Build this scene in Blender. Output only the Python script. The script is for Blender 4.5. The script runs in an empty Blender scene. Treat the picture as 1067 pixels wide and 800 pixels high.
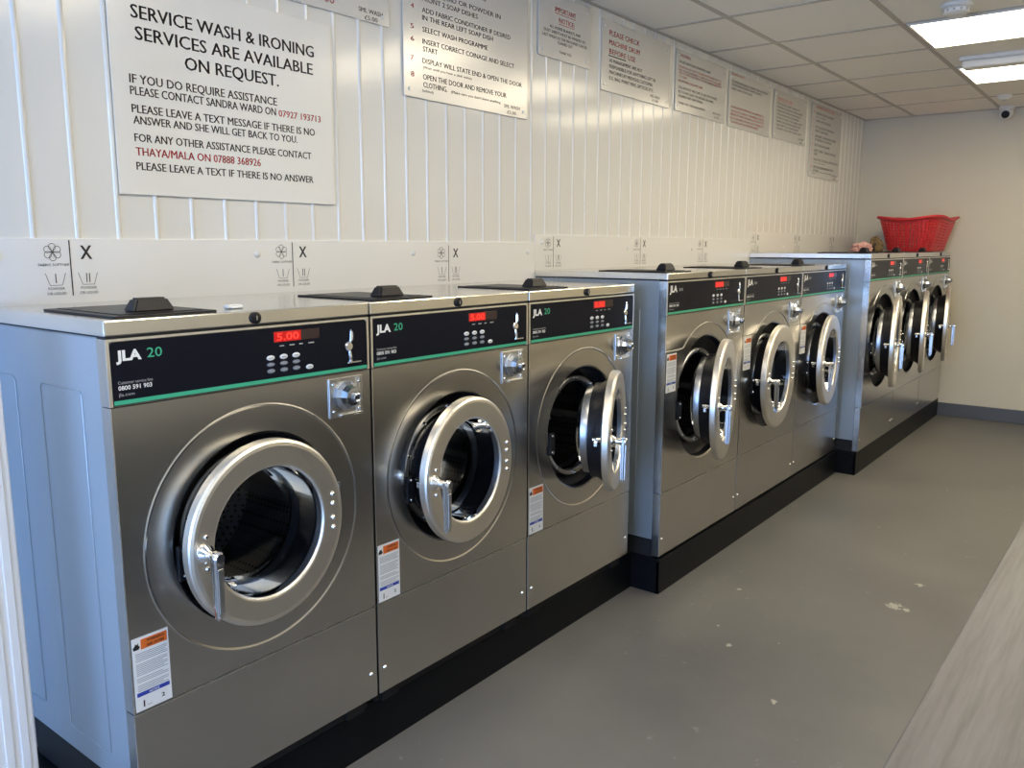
import bpy, bmesh, math, random
from mathutils import Vector, Matrix
random.seed(7)
C = bpy.context.scene.collection
PI = math.pi

# ------------------------------------------------------------------ materials
def mat(name, base=(.8, .8, .8), rough=.5, metal=0., spec=None, emit=None, estr=1., coat=0.):
    m = bpy.data.materials.new(name); m.use_nodes = True
    b = m.node_tree.nodes['Principled BSDF']
    b.inputs['Base Color'].default_value = (*base, 1)
    b.inputs['Roughness'].default_value = rough
    b.inputs['Metallic'].default_value = metal
    if spec is not None: b.inputs['Specular IOR Level'].default_value = spec
    if coat: b.inputs['Coat Weight'].default_value = coat; b.inputs['Coat Roughness'].default_value = .08
    if emit:
        b.inputs['Emission Color'].default_value = (*emit, 1); b.inputs['Emission Strength'].default_value = estr
    return m
def nodes(m): return m.node_tree.nodes, m.node_tree.links, m.node_tree.nodes['Principled BSDF']
def noise(m, scale=(1, 1, 1), s=10., detail=4., rough=.55, rot=(0, 0, 0)):
    n, l, b = nodes(m)
    tc = n.new('ShaderNodeTexCoord'); mp = n.new('ShaderNodeMapping'); nz = n.new('ShaderNodeTexNoise')
    mp.inputs['Scale'].default_value = scale; mp.inputs['Rotation'].default_value = rot
    nz.inputs['Scale'].default_value = s; nz.inputs['Detail'].default_value = detail; nz.inputs['Roughness'].default_value = rough
    l.new(tc.outputs['Object'], mp.inputs['Vector']); l.new(mp.outputs['Vector'], nz.inputs['Vector'])
    return nz
def ramp(m, src, stops):
    n, l, b = nodes(m)
    r = n.new('ShaderNodeValToRGB'); e = r.color_ramp.elements
    e[0].position, e[0].color = stops[0][0], (*stops[0][1], 1)
    e[1].position, e[1].color = stops[-1][0], (*stops[-1][1], 1)
    for p, c in stops[1:-1]:
        k = e.new(p); k.color = (*c, 1)
    l.new(src, r.inputs['Fac']); return r
def mix(m, fac, a, b_, mode='MIX'):
    n, l, _ = nodes(m)
    x = n.new('ShaderNodeMix'); x.data_type = 'RGBA'; x.blend_type = mode
    def put(i, v):
        if hasattr(v, 'links'): l.new(v, x.inputs[i])
        elif isinstance(v, (int, float)): x.inputs[i].default_value = v
        else: x.inputs[i].default_value = (*v, 1)
    put(0, fac); put(6, a); put(7, b_)
    return x.outputs[2]
def bump(m, src, strength=.1, dist=.001):
    n, l, b = nodes(m)
    bp = n.new('ShaderNodeBump'); bp.inputs['Strength'].default_value = strength; bp.inputs['Distance'].default_value = dist
    l.new(src, bp.inputs['Height']); l.new(bp.outputs['Normal'], b.inputs['Normal'])

def steel(name, base, rough, scale, bstr=.15):
    m = mat(name, base, rough, 1.)
    n, l, b = nodes(m)
    z = noise(m, scale, 6, 5, .6)
    r = ramp(m, z.outputs['Fac'], [(.3, (rough - .005,) * 3), (.7, (rough + .015,) * 3)])
    l.new(r.outputs['Color'], b.inputs['Roughness'])
    z2 = noise(m, (1.5, 1.5, 1.5), 1.3, 2, .5)
    c = ramp(m, z2.outputs['Fac'], [(.3, tuple(v * .93 for v in base)), (.7, tuple(min(1, v * 1.05) for v in base))])
    l.new(c.outputs['Color'], b.inputs['Base Color'])
    bump(m, z2.outputs['Fac'], bstr, .01)
    return m

M = {}
M['steel'] = steel('brushed stainless steel', (.60, .592, .575), .25, (1, 1.5, 300), .05)
M['steel_top'] = steel('stainless top', (.78, .77, .74), .17, (1, 60, 2), .04)
M['ring'] = steel('satin door steel', (.90, .865, .80), .36, (3, 3, 200), .0)
M['chrome'] = mat('chrome', (.85, .86, .88), .08, 1.)
M['dark_steel'] = mat('dark steel', (.40, .41, .43), .3, 1.)
M['tub'] = mat('tub steel', (.45, .45, .46), .34, 1.)
M['lock_steel'] = mat('worn lock steel', (.46, .49, .55), .2, 1.)
M['zinc'] = mat('zinc plate', (.66, .68, .70), .28, 1.)
M['grey_paint'] = mat('pale galvanised side', (.33, .385, .47), .30, .42)
n, l, b = nodes(M['grey_paint']); z = noise(M['grey_paint'], (1, 1, .25), 3, 3)
l.new(ramp(M['grey_paint'], z.outputs['Fac'], [(.3, (.34, .395, .45)), (.7, (.375, .43, .485))]).outputs['Color'], b.inputs['Base Color'])
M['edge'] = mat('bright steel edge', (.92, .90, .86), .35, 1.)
M['black_panel'] = mat('black control fascia', (.008, .009, .015), .30, 0, .10)
M['black'] = mat('black plastic', (.010, .010, .013), .38, 0, .3)
M['rubber'] = mat('black rubber gasket', (.008, .008, .010), .40, 0, .3)
M['gap'] = mat('dark recess', (.006, .006, .007), .7)
M['green'] = mat('green stripe', (.05, .42, .25), .4)
M['white_print'] = mat('white print', (.82, .83, .83), .5)
M['grey_print'] = mat('grey print', (.22, .25, .30), .5)
M['dim_print'] = mat('dim print', (.42, .43, .44), .5)
M['red_led'] = mat('red display digits', (.5, .01, .01), .4, emit=(1, .05, .03), estr=1.5)
M['red_glow'] = mat('red display backlight', (.35, .005, .005), .3, emit=(1, .01, .01), estr=.32)
M['lcd'] = mat('dark display window', (.035, .02, .02), .2)
M['button'] = mat('white button', (.75, .77, .8), .45)
M['button_grey'] = mat('grey button', (.20, .23, .29), .45)
M['label'] = mat('white label', (.80, .82, .85), .45)
M['orange'] = mat('orange label band', (.75, .16, .025), .5)
M['blue'] = mat('blue label band', (.02, .05, .38), .5)
M['ink'] = mat('black ink', (.012, .012, .015), .5)
M['label_ink'] = mat('grey small print', (.30, .34, .40), .5)
M['red_ink'] = mat('red ink', (.62, .026, .036), .5)
M['acrylic'] = mat('white acrylic sign', (.88, .865, .83), .2)
M['silver_sign'] = mat('satin silver sign', (.76, .75, .73), .22, .22)
M['board'] = mat('smooth white board', (.92, .91, .89), .25)
M['clad'] = mat('white upvc cladding', (.83, .82, .79), .14)
z = noise(M['clad'], (1, 1, .6), 1.5, 2); bump(M['clad'], z.outputs['Fac'], .12, .01)
M['upvc'] = mat('white upvc frame', (.82, .83, .86), .25)
M['paint'] = mat('cream painted wall', (.72, .665, .535), .6)
z = noise(M['paint'], (1, 1, 1), 40, 4); bump(M['paint'], z.outputs['Fac'], .06, .002)
M['skirt'] = mat('grey skirting', (.10, .105, .115), .4)
M['plinth'] = mat('black painted plinth', (.006, .007, .009), .34, 0, .12)
z = noise(M['plinth'], (1, 1, 1), 18, 5); bump(M['plinth'], z.outputs['Fac'], .12, .003)
M['tile'] = mat('ceiling tile', (.93, .91, .87), .85)
z = noise(M['tile'], (1, 1, 1), 120, 3); bump(M['tile'], z.outputs['Fac'], .12, .002)
M['tee'] = mat('ceiling grid', (.50, .48, .45), .5)
M['lamp'] = mat('led diffuser', (.9, .9, .88), .4, emit=(1, .875, .64), estr=9.4)
M['white_plastic'] = mat('white plastic', (.8, .8, .78), .35)
M['red_plastic'] = mat('red plastic basket', (.62, .028, .036), .4)
M['pink'] = mat('pink cloth', (.72, .42, .38), .9)
M['brown'] = mat('olive brown plush', (.20, .135, .06), .95)
M['dark_cloth'] = mat('dark cloth', (.05, .03, .03), .9)

# floor: grey painted concrete, worn, with small pale chips
m = M['floor'] = mat('grey painted floor', (.2, .2, .2), .42)
n, l, b = nodes(m)
a = noise(m, (1, 1, 1), 1.1, 5, .6)
ca = ramp(m, a.outputs['Fac'], [(.3, (.125, .124, .123)), (.7, (.195, .187, .174))])
sp = noise(m, (1, 1, 1), 16, 8, .72)
spc = ramp(m, sp.outputs['Fac'], [(.61, (0, 0, 0)), (.70, (.5, .5, .5))])
blot = noise(m, (1, 1, 1), 1.6, 3); bl = ramp(m, blot.outputs['Fac'], [(.48, (0, 0, 0)), (.62, (1, 1, 1))])
spm = mix(m, 1., spc.outputs['Color'], bl.outputs['Color'], 'MULTIPLY')
c1 = mix(m, spm, ca.outputs['Color'], (.46, .45, .43))
sp2 = noise(m, (1, 1, 1), 22, 2, .5)
sk = ramp(m, sp2.outputs['Fac'], [(.775, (0, 0, 0)), (.79, (1, 1, 1))])
c2 = mix(m, sk.outputs['Color'], c1, (.6, .58, .54))
# a few chips with a shape of their own
geo = n.new('ShaderNodeNewGeometry'); last = c2
for (x, y, r) in ((1.396, 2.318, .034), (1.44, 2.31, .016), (1.43, 2.60, .02), (1.02, 1.62, .014), (.86, 2.10, .012), (1.28, 1.36, .012)):
    d = n.new('ShaderNodeVectorMath'); d.operation = 'DISTANCE'; d.inputs[1].default_value = (x, y, 0)
    l.new(geo.outputs['Position'], d.inputs[0])
    w = noise(m, (1, 1, 1), 55, 3)
    ad = n.new('ShaderNodeMath'); ad.operation = 'MULTIPLY_ADD'; ad.inputs[1].default_value = r * 3.4; ad.inputs[2].default_value = -r * 1.7
    l.new(w.outputs['Fac'], ad.inputs[0])
    s_ = n.new('ShaderNodeMath'); s_.operation = 'ADD'; l.new(d.outputs['Value'], s_.inputs[0]); l.new(ad.outputs[0], s_.inputs[1])
    lt = n.new('ShaderNodeMath'); lt.operation = 'LESS_THAN'; lt.inputs[1].default_value = r * .72; l.new(s_.outputs[0], lt.inputs[0])
    last = mix(m, lt.outputs[0], last, (.46, .44, .38))
l.new(last, b.inputs['Base Color'])
rr = ramp(m, a.outputs['Fac'], [(.3, (.34,) * 3), (.7, (.5,) * 3)]); l.new(rr.outputs['Color'], b.inputs['Roughness'])
bump(m, sp.outputs['Fac'], .1, .002)

# pale wood-grain laminate
m = M['laminate'] = mat('grey oak laminate', (.2, .19, .18), .5, 0, .3)
n, l, b = nodes(m)
wv = noise(m, (5.5, .55, 1), 2.2, 7, .62)
tw = n.new('ShaderNodeTexWave'); tw.wave_type = 'BANDS'; tw.bands_direction = 'X'
tw.inputs['Scale'].default_value = 5; tw.inputs['Distortion'].default_value = 9; tw.inputs['Detail'].default_value = 4; tw.inputs['Detail Scale'].default_value = .9
tc = n.new('ShaderNodeTexCoord'); mp = n.new('ShaderNodeMapping'); mp.inputs['Scale'].default_value = (1.9, .42, 1)
l.new(tc.outputs['Object'], mp.inputs['Vector']); l.new(mp.outputs['Vector'], tw.inputs['Vector'])
c1 = ramp(m, wv.outputs['Fac'], [(.3, (.115, .108, .105)), (.5, (.160, .152, .148)), (.72, (.188, .180, .176))])
c2 = ramp(m, tw.outputs['Fac'], [(0, (.80, .79, .78)), (.22, (1, 1, 1)), (1, (1, 1, 1))])
fn_ = noise(m, (42, 1.6, 1), 3, 5, .6); c3 = ramp(m, fn_.outputs['Fac'], [(.38, (.84, .83, .82)), (.55, (1, 1, 1))])
kn = noise(m, (3.2, 1.1, 1), 1.6, 3, .5); c4 = ramp(m, kn.outputs['Fac'], [(.30, (.80, .79, .78)), (.42, (1, 1, 1))])
x1 = mix(m, .45, c1.outputs['Color'], c2.outputs['Color'], 'MULTIPLY'); x2 = mix(m, .9, x1, c3.outputs['Color'], 'MULTIPLY')
l.new(mix(m, .8, x2, c4.outputs['Color'], 'MULTIPLY'), b.inputs['Base Color'])

# perforated drum steel
m = M['drum'] = mat('perforated drum steel', (.30, .30, .31), .35, 1.)
n, l, b = nodes(m)
tc = n.new('ShaderNodeTexCoord'); vo = n.new('ShaderNodeTexVoronoi'); vo.inputs['Scale'].default_value = 72; vo.inputs['Randomness'].default_value = 0.
l.new(tc.outputs['Object'], vo.inputs['Vector'])
r = ramp(m, vo.outputs['Distance'], [(.28, (.012, .012, .014)), (.36, (.22, .22, .23))]); l.new(r.outputs['Color'], b.inputs['Base Color'])

# clear glass: tinted transparency with a reflecting surface
def glassmat(name, tint, ior=1.45):
    m = bpy.data.materials.new(name); m.use_nodes = True; n = m.node_tree.nodes; l = m.node_tree.links; n.clear()
    o = n.new('ShaderNodeOutputMaterial'); t = n.new('ShaderNodeBsdfTransparent'); t.inputs[0].default_value = (*tint, 1)
    g = n.new('ShaderNodeBsdfGlossy'); g.inputs['Roughness'].default_value = .03
    f = n.new('ShaderNodeFresnel'); f.inputs['IOR'].default_value = ior; x = n.new('ShaderNodeMixShader')
    l.new(f.outputs[0], x.inputs[0]); l.new(t.outputs[0], x.inputs[1]); l.new(g.outputs[0], x.inputs[2]); l.new(x.outputs[0], o.inputs[0])
    return m
M['glass'] = glassmat('door glass', (.46, .51, .61), 1.3)
M['pane'] = glassmat('shop window glass', (.96, .98, 1.), 1.3)

# ------------------------------------------------------------------ mesh builder
class MB:
    def __init__(s): s.v = []; s.f = []; s.m = []; s.mats = []; s.sm = []
    def mi(s, m):
        m = M[m] if isinstance(m, str) else m
        if m not in s.mats: s.mats.append(m)
        return s.mats.index(m)
    def add(s, vs, fs, m, smooth=False, mt=None):
        o = len(s.v); k = s.mi(m)
        for p in vs:
            p = Vector(p); s.v.append(tuple(mt @ p) if mt else tuple(p))
        for f in fs: s.f.append([i + o for i in f]); s.m.append(k); s.sm.append(smooth)
        return s
    def bm(s, bm_, m, smooth=False, mt=None):
        bm_.verts.index_update()
        s.add([v.co.copy() for v in bm_.verts], [[v.index for v in f.verts] for f in bm_.faces], m, smooth, mt); bm_.free(); return s
    def box(s, x0, x1, y0, y1, z0, z1, m, bev=0., seg=2, mt=None):
        b_ = bmesh.new(); bmesh.ops.create_cube(b_, size=1)
        for v in b_.verts: v.co = Vector((x0 + (v.co.x + .5) * (x1 - x0), y0 + (v.co.y + .5) * (y1 - y0), z0 + (v.co.z + .5) * (z1 - z0)))
        if bev: bmesh.ops.bevel(b_, geom=b_.edges[:] , offset=bev, segments=seg, profile=.5, affect='EDGES')
        return s.bm(b_, m, False, mt)
    def lathe(s, prof, m, c=(0, 0, 0), n=48, axis='x', a0=0, a1=2 * PI, mt=None, smooth=True):
        """prof: (radius, height along axis)"""
        full = abs(a1 - a0 - 2 * PI) < 1e-6; N = n if full else n + 1
        vs = []; fs = []
        for (r, h) in prof:
            for i in range(N):
                a = a0 + (a1 - a0) * i / n; p, q = r * math.cos(a), r * math.sin(a)
                vs.append({'x': (h, p, q), 'y': (p, h, q), 'z': (p, q, h)}[axis])
        for j in range(len(prof) - 1):
            for i in range(n):
                i2 = (i + 1) % N
                fs.append([j * N + i, j * N + i2, (j + 1) * N + i2, (j + 1) * N + i])
        vs = [(a + c[0], b_ + c[1], d + c[2]) for a, b_, d in vs]
        return s.add(vs, fs, m, smooth, mt)
    def tube(s, pts, r, m, n=8, closed=False, mt=None, flat=1.):
        pts = [Vector(p) for p in pts]; L = len(pts); vs = []; fs = []; prev = None
        for i, p in enumerate(pts):
            if closed: t = pts[(i + 1) % L] - pts[i - 1]
            else: t = pts[min(i + 1, L - 1)] - pts[max(i - 1, 0)]
            t.normalize()
            if prev is None:
                u = t.orthogonal().normalized() if abs(t.x) > .9 else t.cross(Vector((1, 0, 0))).normalized()
            else:
                u = prev - t * prev.dot(t)
                u = u.normalized() if u.length > 1e-6 else t.orthogonal().normalized()
            prev = u; w = t.cross(u).normalized(); rr = r[i] if isinstance(r, (list, tuple)) else r
            for k in range(n):
                a = 2 * PI * k / n; vs.append(p + (u * math.cos(a) + w * math.sin(a) * flat) * rr)
        for i in range(L if closed else L - 1):
            j = (i + 1) % L
            for k in range(n): fs.append([i * n + k, i * n + (k + 1) % n, j * n + (k + 1) % n, j * n + k])
        if not closed:
            fs.append(list(range(n))[::-1]); fs.append([(L - 1) * n + k for k in range(n)])
        return s.add(vs, fs, m, True, mt)
    def prism(s, poly, axis, h0, h1, m, mt=None):
        """poly in the two other axes, extruded h0..h1 along axis"""
        k = len(poly)
        def P(a, b_, h): return {'x': (h, a, b_), 'y': (a, h, b_), 'z': (a, b_, h)}[axis]
        vs = [P(a, b_, h0) for a, b_ in poly] + [P(a, b_, h1) for a, b_ in poly]
        fs = [list(range(k)), [k + i for i in range(k)]] + [[i, (i + 1) % k, k + (i + 1) % k, k + i] for i in range(k)]
        return s.add(vs, fs, m, False, mt)
    def text(s, t, y0, y1, zb, m, x, cap=None, bold=0., align='fit', res=2, hw=None):
        """upright lettering on a surface that faces +x, read along +y; fitted between y0 and y1"""
        fn = '_font_%s_%g_%d' % (t, bold, res)
        if fn not in CACHE:
            cu = bpy.data.curves.new(fn, 'FONT'); cu.body = t; cu.size = 1; cu.resolution_u = res; cu.offset = bold; cu.fill_mode = 'FRONT'
            o = bpy.data.objects.new(fn, cu); C.objects.link(o); bpy.context.view_layer.update()
            me = bpy.data.meshes.new_from_object(o.evaluated_get(bpy.context.evaluated_depsgraph_get()))
            CACHE[fn] = ([v.co.copy() for v in me.vertices], [list(p.vertices) for p in me.polygons])
            bpy.data.objects.remove(o); bpy.data.curves.remove(cu); bpy.data.meshes.remove(me)
        vs, fs = CACHE[fn]
        if not vs: return s
        lx = min(v.x for v in vs); hx = max(v.x for v in vs)
        k = (cap / CAPH) if cap else (y1 - y0) / (hx - lx)
        ky = (y1 - y0) / (hx - lx) if align == 'fit' else k
        return s.add([(x, y0 + (v.x - lx) * ky, zb + v.y * k) for v in vs], fs, m)
    def build(s, name, parent=None, loc=None, sharp=.62):
        me = bpy.data.meshes.new(name); me.from_pydata(s.v, [], s.f)
        for x in s.mats: me.materials.append(x)
        for p, k, sm in zip(me.polygons, s.m, s.sm): p.material_index = k; p.use_smooth = sm
        b_ = bmesh.new(); b_.from_mesh(me)
        if s.fixn: bmesh.ops.recalc_face_normals(b_, faces=b_.faces[:])
        for ed in b_.edges:
            if len(ed.link_faces) == 2 and ed.calc_face_angle(0) > sharp: ed.smooth = False
        b_.to_mesh(me); b_.free(); me.update()
        o = bpy.data.objects.new(name, me); C.objects.link(o)
        if parent: o.parent = parent
        if loc: o.location = loc
        return o
    fixn = True
CACHE = {}; CAPH = .69
def tag(o, label=None, cat=None, group=None, kind=None):
    if label: o['label'] = label
    if cat: o['category'] = cat
    if group: o['group'] = group
    if kind: o['kind'] = kind
    return o
def empty(name, loc=(0, 0, 0), rz=0):
    o = bpy.data.objects.new(name, None); C.objects.link(o); o.location = loc; o.rotation_euler = (0, 0, rz); o.empty_display_size = .1
    return o
def kids(o): return [c for c in bpy.data.objects if c.parent == o]
def copy_tree(o, parent=None):
    c = o.copy(); C.objects.link(c); c.parent = parent
    for ch in KIDS.get(o.name, []) or kids(o): copy_tree(ch, c)
    return c
KIDS = {}
def struct(o): o['kind'] = 'structure'; return o

# ------------------------------------------------------------------ measures (metres): x out from the machine wall, y down the shop, z up
LF, HC, XR, YF = 6.507, 2.410, 2.62, -3.2
G = [dict(D=.5438, y0=-.2346, w=.66, H=1.2327, L=1.2002, P=1.0673, S=.4406, B=.1875, K=.149, DK=.4998, zc=.750, R=.213, Ri=.145, yc=.322, Ro=.206, yd=.314, x0=.012, kind=1, num='20'),
     dict(D=.6208, y0=1.8516, w=.7519, H=1.2706, L=1.243, P=1.1108, S=.4135, B=.1541, K=.143, DK=.6254, zc=.752, R=.257, Ri=.168, yc=.370, Ro=.2475, yd=.342, x0=.010, kind=2, num='30'),
     dict(D=.7431, y0=4.1526, w=.7702, H=1.3314, L=1.2986, P=1.1688, S=.4178, B=.1482, K=.143, DK=.7371, zc=.791, R=.292, Ri=.192, yc=.384, Ro=.284, yd=.370, x0=.012, kind=2, num='40')]

# ------------------------------------------------------------------ room
def wall_profile():
    mb = MB(); pts = [(0., YF)]
    k0 = math.ceil((YF + .1 + .116) / .1022)
    for k in range(k0, 70):
        y = -.1145 + .1022 * k
        if y > LF - .03: break
        pts += [(0, y - .0065), (.0028, y - .0045), (.0042, y), (.0028, y + .0045), (0, y + .0065)]
    pts.append((0., LF))
    N = len(pts); vs = [(x, y, 0) for x, y in pts] + [(x, y, HC + .1) for x, y in pts]
    mb.add(vs, [[i, i + 1, N + i + 1, N + i] for i in range(N - 1)], 'clad')
    mb.box(-.12, -.006, YF, LF, 0, HC + .1, 'clad')
    return mb
o = wall_profile(); o.fixn = False; struct(o.build('wall_left'))
struct(MB().box(-.12, XR + .1, LF, LF + .12, 0, HC + .1, 'paint').build('wall_far'))
struct(MB().box(XR, XR + .12, YF, LF, 0, HC + .1, 'paint').build('wall_right'))
struct(MB().box(-.12, XR + .12, YF - .12, LF + .12, -.12, 0, 'floor').build('floor'))
# shopfront end behind the photographer: low wall, glazed frame with a door
wf = MB().box(-.12, XR + .12, YF - .12, YF, HC - .12, HC + .1, 'paint').box(-.12, .12, YF - .12, YF, 0, HC - .12, 'paint').box(2.5, XR + .12, YF - .12, YF, 0, HC - .12, 'paint').box(.12, 1.55, YF - .12, YF, 0, .32, 'paint')
struct(wf.build('wall_front'))
w = MB()
for y in (.12, .80, 1.49): w.box(y, y + .06, YF - .09, YF - .03, .32, HC - .12, 'upvc', .004)
for z in (.32, HC - .18): w.box(.18, 1.49, YF - .088, YF - .032, z, z + .06, 'upvc', .004)
wo = struct(w.build('window_1'))
MB().box(.18, 1.49, YF - .062, YF - .056, .38, HC - .18, 'pane').build('pane', wo)
w = MB()
for y in (1.56, 2.43): w.box(y, y + .07, YF - .09, YF - .03, 0.02, HC - .12, 'upvc', .004)
for z in (.02, .95, HC - .20): w.box(1.63, 2.43, YF - .088, YF - .032, z, z + .08, 'upvc', .004)
wo = struct(w.build('door_1'))
MB().box(1.63, 2.43, YF - .062, YF - .056, .1, HC - .2, 'pane').build('pane', wo)
MB().tube([(1.68, YF - .03, .98), (1.68, YF + .03, .98), (1.68, YF + .03, 1.25), (1.68, YF - .03, 1.25)], .01, 'chrome').build('door_handle', wo)

# ceiling tiles laid in a grid
X_T = [.3842 - .608 * 0, .992, 1.60, 2.208]; Y_T = [3.425 + .6115 * k for k in range(-11, 6)]
struct(MB().box(-.12, XR + .12, YF - .12, LF + .12, HC + .0, HC + .12, 'tile').build('ceiling'))
g = MB()
for x in X_T: g.box(x - .012, x + .012, YF, LF, HC - .0035, HC + .004, 'tee')
for y in Y_T:
    if YF < y < LF: g.box(.001, XR, y - .012, y + .012, HC - .003, HC + .004, 'tee')
g.box(.0, .02, YF, LF, HC - .004, HC + .004, 'tee'); g.box(0, XR, LF - .02, LF, HC - .004, HC + .004, 'tee')
g.box(XR - .02, XR, YF, LF, HC - .004, HC + .004, 'tee')
struct(g.build('trim_1'))
# grey skirting
struct(MB().box(.7371, XR, LF - .018, LF, 0, .108, 'skirt', .003).build('baseboard_far'))
struct(MB().box(XR - .018, XR, -1.4, LF - .018, 0, .108, 'skirt', .003).build('baseboard_right'))
# white moulded frame post standing beside the first machine
XP = .398; t = MB().box(XP - .065, XP, -.66, -.36, 0, HC - .0045, 'upvc', .004)
for y in (-.372, -.40, -.445, -.52): t.box(XP - .002, XP + .003, y - .018, y - .002, 0.002, HC - .006, 'upvc', .0015)
struct(t.build('trim_2'))

# ceiling light panels
pan = None
lights = [(1.012, 3.443), (1.012, 4.663), (1.012, 2.220), (1.012, .385), (1.012, -1.45)]
labs = ['bright ceiling light panel between the smoke detector and the bulkhead fitting', 'bright ceiling light panel just beyond the white bulkhead fitting, nearest the far wall',
        'ceiling light panel above the middle machines', 'ceiling light panel over the first machines', 'ceiling light panel just inside the shopfront']
for (x, y), lb in zip(lights, labs):
    e = empty('ceiling_light', (x, y, HC))
    tag(e, lb, 'ceiling light', 'light panels set in the ceiling grid')
    fr = MB()
    W, D = 1.184, .582
    for q in ((0, W, 0, .012), (0, W, D - .012, D), (0, .012, .012, D - .012), (W - .012, W, .012, D - .012)): fr.box(*q, -.010, .002, 'white_plastic', .002)
    fr.build('frame', e)
    MB().box(.012, W - .012, .012, D - .012, -.007, .001, 'lamp').build('diffuser', e)
# bulkhead emergency fitting
e = empty('emergency_light', (1.075, 4.36, HC)); tag(e, 'white oblong bulkhead fitting on the ceiling in front of the far light panel', 'emergency light')
MB().box(0, .62, 0, .13, -.022, 0, 'white_plastic', .006).build('base', e)
MB().box(.012, .608, .012, .118, -.062, -.020, mat('bulkhead diffuser', (.78, .78, .76), .25), .014, 3).build('diffuser', e)
# smoke detectors, camera
e = empty('smoke_detector', (1.262, 3.225, HC)); tag(e, 'round white smoke detector in front of the larger light panel', 'smoke detector', 'ceiling detectors')
MB().lathe([(0, 0), (.062, 0), (.066, -.004), (.066, -.014), (.058, -.018), (0, -.018)], 'white_plastic', axis='z').build('base', e)
d = MB().lathe([(.045, -.018), (.052, -.022), (.052, -.036), (.040, -.044), (0, -.046)], 'white_plastic', axis='z')
for k in range(12):
    a = k * PI / 6; d.box(-.004, .004, .0505, .0535, -.034, -.024, 'dim_print', mt=Matrix.Rotation(a, 4, 'Z'))
d.build('sensor_head', e)
e = empty('smoke_detector', (1.10, 5.86, HC)); tag(e, 'small white detector on the ceiling above the security camera', 'smoke detector', 'ceiling detectors')
MB().lathe([(0, 0), (.045, 0), (.047, -.012), (.04, -.018), (.034, -.03), (0, -.034)], 'white_plastic', axis='z').build('base', e)
MB().lathe([(0, -.034), (.012, -.034), (.010, -.040), (0, -.041)], 'dim_print', axis='z', n=20).build('sensor_head', e)
e = empty('security_camera', (1.045, 6.40, HC)); tag(e, 'small white dome security camera with a black eye at the far wall', 'security camera')
MB().lathe([(0, 0), (.05, 0), (.053, -.01), (.045, -.024), (0, -.026)], 'white_plastic', axis='z').build('mount', e)
MB().lathe([(.0, .026)] + [(.046 * math.cos(a), .046 * math.sin(a) * 1 - 0) for a in [PI / 2 - k * PI / 12 for k in range(13)]][1:], 'white_plastic', c=(0, 0, -.05), axis='z').build('housing', e)
ly = MB(); Rm = Matrix.Translation((.0, -.012, -.054)) @ Matrix.Rotation(.35, 4, 'X')
ly.lathe([(0, -.044), (.018, -.043), (.026, -.038), (.028, -.03), (.027, -.02)], 'black', axis='y', n=28, mt=Rm).build('lens', e)

# ------------------------------------------------------------------ plinths
for gi, (g_, lb) in enumerate(zip(G, ('low black plinth under the three nearest machines', 'black plinth under the middle three machines', 'black plinth under the three machines at the far wall'))):
    y1 = G[gi + 1]['y0'] - .0015 if gi < 2 else LF - .002
    y0 = g_['y0'] - (.03 if gi == 0 else -.0015)
    p = MB().box(.004, g_['DK'] - .012, y0 + .012 * (gi > 0) + 0.0, y1, 0.0, g_['K'] - .012, 'plinth')
    p.box(.004, g_['DK'], y0, y1, g_['K'] - .012, g_['K'], 'plinth', .003)
    p.box(g_['DK'] - .013, g_['DK'] - .001, y0, y1, 0.0, g_['K'] - .012, 'plinth', .001)
    if gi: p.box(.1, g_['DK'] - .002, y0, y0 + .012, 0, g_['K'] - .012, 'plinth', .001)
    tag(p.build('plinth'), lb, 'plinth', 'black plinths under the machine rows')

# ------------------------------------------------------------------ washing machine
def ring_pts(R, n, cy, cz, x): return [(x, cy + R * math.cos(2 * PI * i / n), cz + R * math.sin(2 * PI * i / n)) for i in range(n)]

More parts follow.
